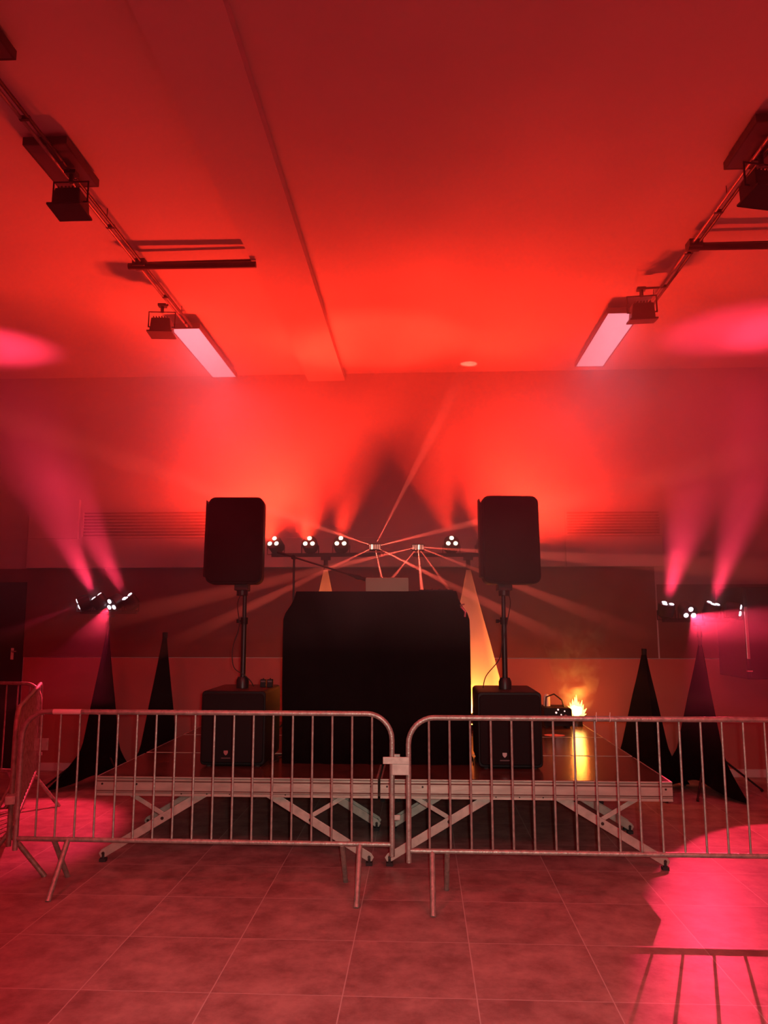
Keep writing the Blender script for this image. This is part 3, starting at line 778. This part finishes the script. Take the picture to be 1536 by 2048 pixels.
track_lamp((1.88, 6.30, 4.44), 'floodlight at the far end of the right track, overlapping the lit panel', 1.0, -.1, 10, 'dark_metal', arm=.165)

def light_strip(x0, x1, y0, y1, z, lit, label):
    t = thing('ceiling_light', label, 'ceiling light', ((x0 + x1) / 2, (y0 + y1) / 2, z), group='narrow ceiling light panels')
    hx, hy = (x1 - x0) / 2, (y1 - y0) / 2
    b = BM()
    bx(b, -hx - .012, hx + .012, -hy - .012, hy + .012, .008, .05)
    bx(b, -hx - .012, -hx, -hy - .012, hy + .012, 0, .008); bx(b, hx, hx + .012, -hy - .012, hy + .012, 0, .008)
    bx(b, -hx, hx, -hy - .012, -hy, 0, .008); bx(b, -hx, hx, hy, hy + .012, 0, .008)
    obj('housing', b, M['dark_metal'], t)
    b = BM(); bx(b, -hx, hx, -hy, hy, .001, .009); obj('diffuser', b, M['panel_on'] if lit else M['panel_off'], t)
    for yy in (-hy * .7, hy * .7):
        b = BM(); tube(b, [(0, yy, .05), (0, yy, ZC - z)], .003, 6); obj('suspension_wire', b, M['dark_metal'], t)
    if lit:
        area((t.location.x, t.location.y, z - .02), (0, 0, 0), x1 - x0, y1 - y0, 3.0, (1.0, .55, .8))
light_strip(-2.376, -2.11, 6.96, 8.44, 4.43, True, 'lit pale pink light panel at the end of the left track')
light_strip(1.718, 2.007, 6.78, 8.26, 4.43, True, 'lit pale pink light panel at the end of the right track')
light_strip(-2.345, -2.10, 4.14, 4.58, 4.47, False, 'unlit dark light panel over the near left floodlight')
light_strip(1.93, 2.20, 4.13, 4.58, 4.47, False, 'unlit dark light panel over the near right floodlight')
light_strip(-2.30, -2.04, 2.95, 3.43, 4.47, False, 'short unlit panel cut by the top left edge of the photo')
det = thing('smoke_detector', 'small pale round detector on the ceiling near the top left corner', 'detector', (-1.55, 2.87, ZC))
b = BM(); tube(b, [(0, 0, 0), (0, 0, -.02), (0, 0, -.035)], [.035, .035, .022], 18); obj('body', b, M['white_plastic'], det, smooth=True)
b = BM(); tube(b, [(0, 0, -.035), (0, 0, -.04)], .008, 8); obj('sensor', b, M['dark_metal'], det)

# ------------------------------------------------------------------ haze
def volume_mat(name, density, scale, lo, hi, aniso=.2, plume=False, albedo=(1, 1, 1)):
    m = bpy.data.materials.new(name); m.use_nodes = True
    nt = m.node_tree; nt.nodes.clear(); L = nt.links.new
    out = nt.nodes.new('ShaderNodeOutputMaterial'); vs = nt.nodes.new('ShaderNodeVolumeScatter')
    vs.inputs['Anisotropy'].default_value = aniso; vs.inputs['Color'].default_value = (*albedo, 1)
    tc = nt.nodes.new('ShaderNodeTexCoord'); n = nt.nodes.new('ShaderNodeTexNoise')
    n.inputs['Scale'].default_value = scale; n.inputs['Detail'].default_value = 2.5 if plume else 3; n.inputs['Distortion'].default_value = .6
    L(tc.outputs['Object'], n.inputs['Vector'])
    mr = nt.nodes.new('ShaderNodeMapRange'); mr.inputs[1].default_value = lo; mr.inputs[2].default_value = hi
    mr.inputs[3].default_value = density * (.0 if plume else .15); mr.inputs[4].default_value = density
    L(n.outputs[0], mr.inputs[0])
    last = mr.outputs[0]
    if plume:
        # fall off from the plume axis
        sp = nt.nodes.new('ShaderNodeSeparateXYZ'); L(tc.outputs['Object'], sp.inputs[0])
        gx = nt.nodes.new('ShaderNodeVectorMath'); gx.operation = 'LENGTH'
        cm = nt.nodes.new('ShaderNodeCombineXYZ'); L(sp.outputs[0], cm.inputs[0]); L(sp.outputs[1], cm.inputs[1])
        L(cm.outputs[0], gx.inputs[0])
        f = nt.nodes.new('ShaderNodeMapRange'); f.inputs[1].default_value = .48; f.inputs[2].default_value = .05; f.inputs[3].default_value = 0; f.inputs[4].default_value = 1
        L(gx.outputs[1], f.inputs[0])
        mu = nt.nodes.new('ShaderNodeMath'); mu.operation = 'MULTIPLY'; L(last, mu.inputs[0]); L(f.outputs[0], mu.inputs[1])
        f2 = nt.nodes.new('ShaderNodeMapRange'); f2.inputs[1].default_value = 1.3; f2.inputs[2].default_value = .3
        L(sp.outputs[2], f2.inputs[0])
        mu2 = nt.nodes.new('ShaderNodeMath'); mu2.operation = 'MULTIPLY'; L(mu.outputs[0], mu2.inputs[0]); L(f2.outputs[0], mu2.inputs[1])
        last = mu2.outputs[0]
    else:
        sp = nt.nodes.new('ShaderNodeSeparateXYZ'); L(tc.outputs['Object'], sp.inputs[0])
        f = nt.nodes.new('ShaderNodeMapRange'); f.inputs[1].default_value = 1.45; f.inputs[2].default_value = 2.3; f.inputs[3].default_value = .05; f.inputs[4].default_value = 1
        L(sp.outputs[2], f.inputs[0])
        g = nt.nodes.new('ShaderNodeMapRange'); g.inputs[1].default_value = 3.6; g.inputs[2].default_value = 7.0; g.inputs[3].default_value = .04; g.inputs[4].default_value = 1
        L(sp.outputs[1], g.inputs[0])
        m1 = nt.nodes.new('ShaderNodeMath'); m1.operation = 'MULTIPLY'; L(g.outputs[0], m1.inputs[0]); L(f.outputs[0], m1.inputs[1])
        mu = nt.nodes.new('ShaderNodeMath'); mu.operation = 'MULTIPLY'; L(last, mu.inputs[0]); L(m1.outputs[0], mu.inputs[1])
        last = mu.outputs[0]
    L(last, vs.inputs['Density']); L(vs.outputs[0], out.inputs['Volume'])
    return m
b = BM(); bx(b, XL + .01, XR - .01, 2.3, YB - .06, .9, ZC - .1)
hz = obj('haze', b, volume_mat('stage_haze', .56, .8, .40, .62), None)
hz['kind'] = 'stuff'; tag(hz, 'thin red lit haze hanging through the air above the stage', 'haze')
b = BM(); NZ = 8
rings = []
for k in range(NZ + 1):
    s = k / NZ; r = .10 + .36 * s ** .8
    rings.append([b.verts.new((r * math.cos(2 * PI * i / 20), r * .6 * math.sin(2 * PI * i / 20), .10 + 1.25 * s)) for i in range(20)])
for p, q in zip(rings, rings[1:]):
    for i in range(20): b.faces.new((p[i], p[(i + 1) % 20], q[(i + 1) % 20], q[i]))
b.faces.new(rings[0][::-1]); b.faces.new(rings[-1])
pm = obj('smoke_plume', b, volume_mat('smoke_plume', 5.0, 6.0, .46, .68, plume=True), None, loc=(1.60, 8.22, SZ))
pm['kind'] = 'stuff'; tag(pm, 'orange lit smoke curling up above the blazing lamp on the stage', 'smoke')
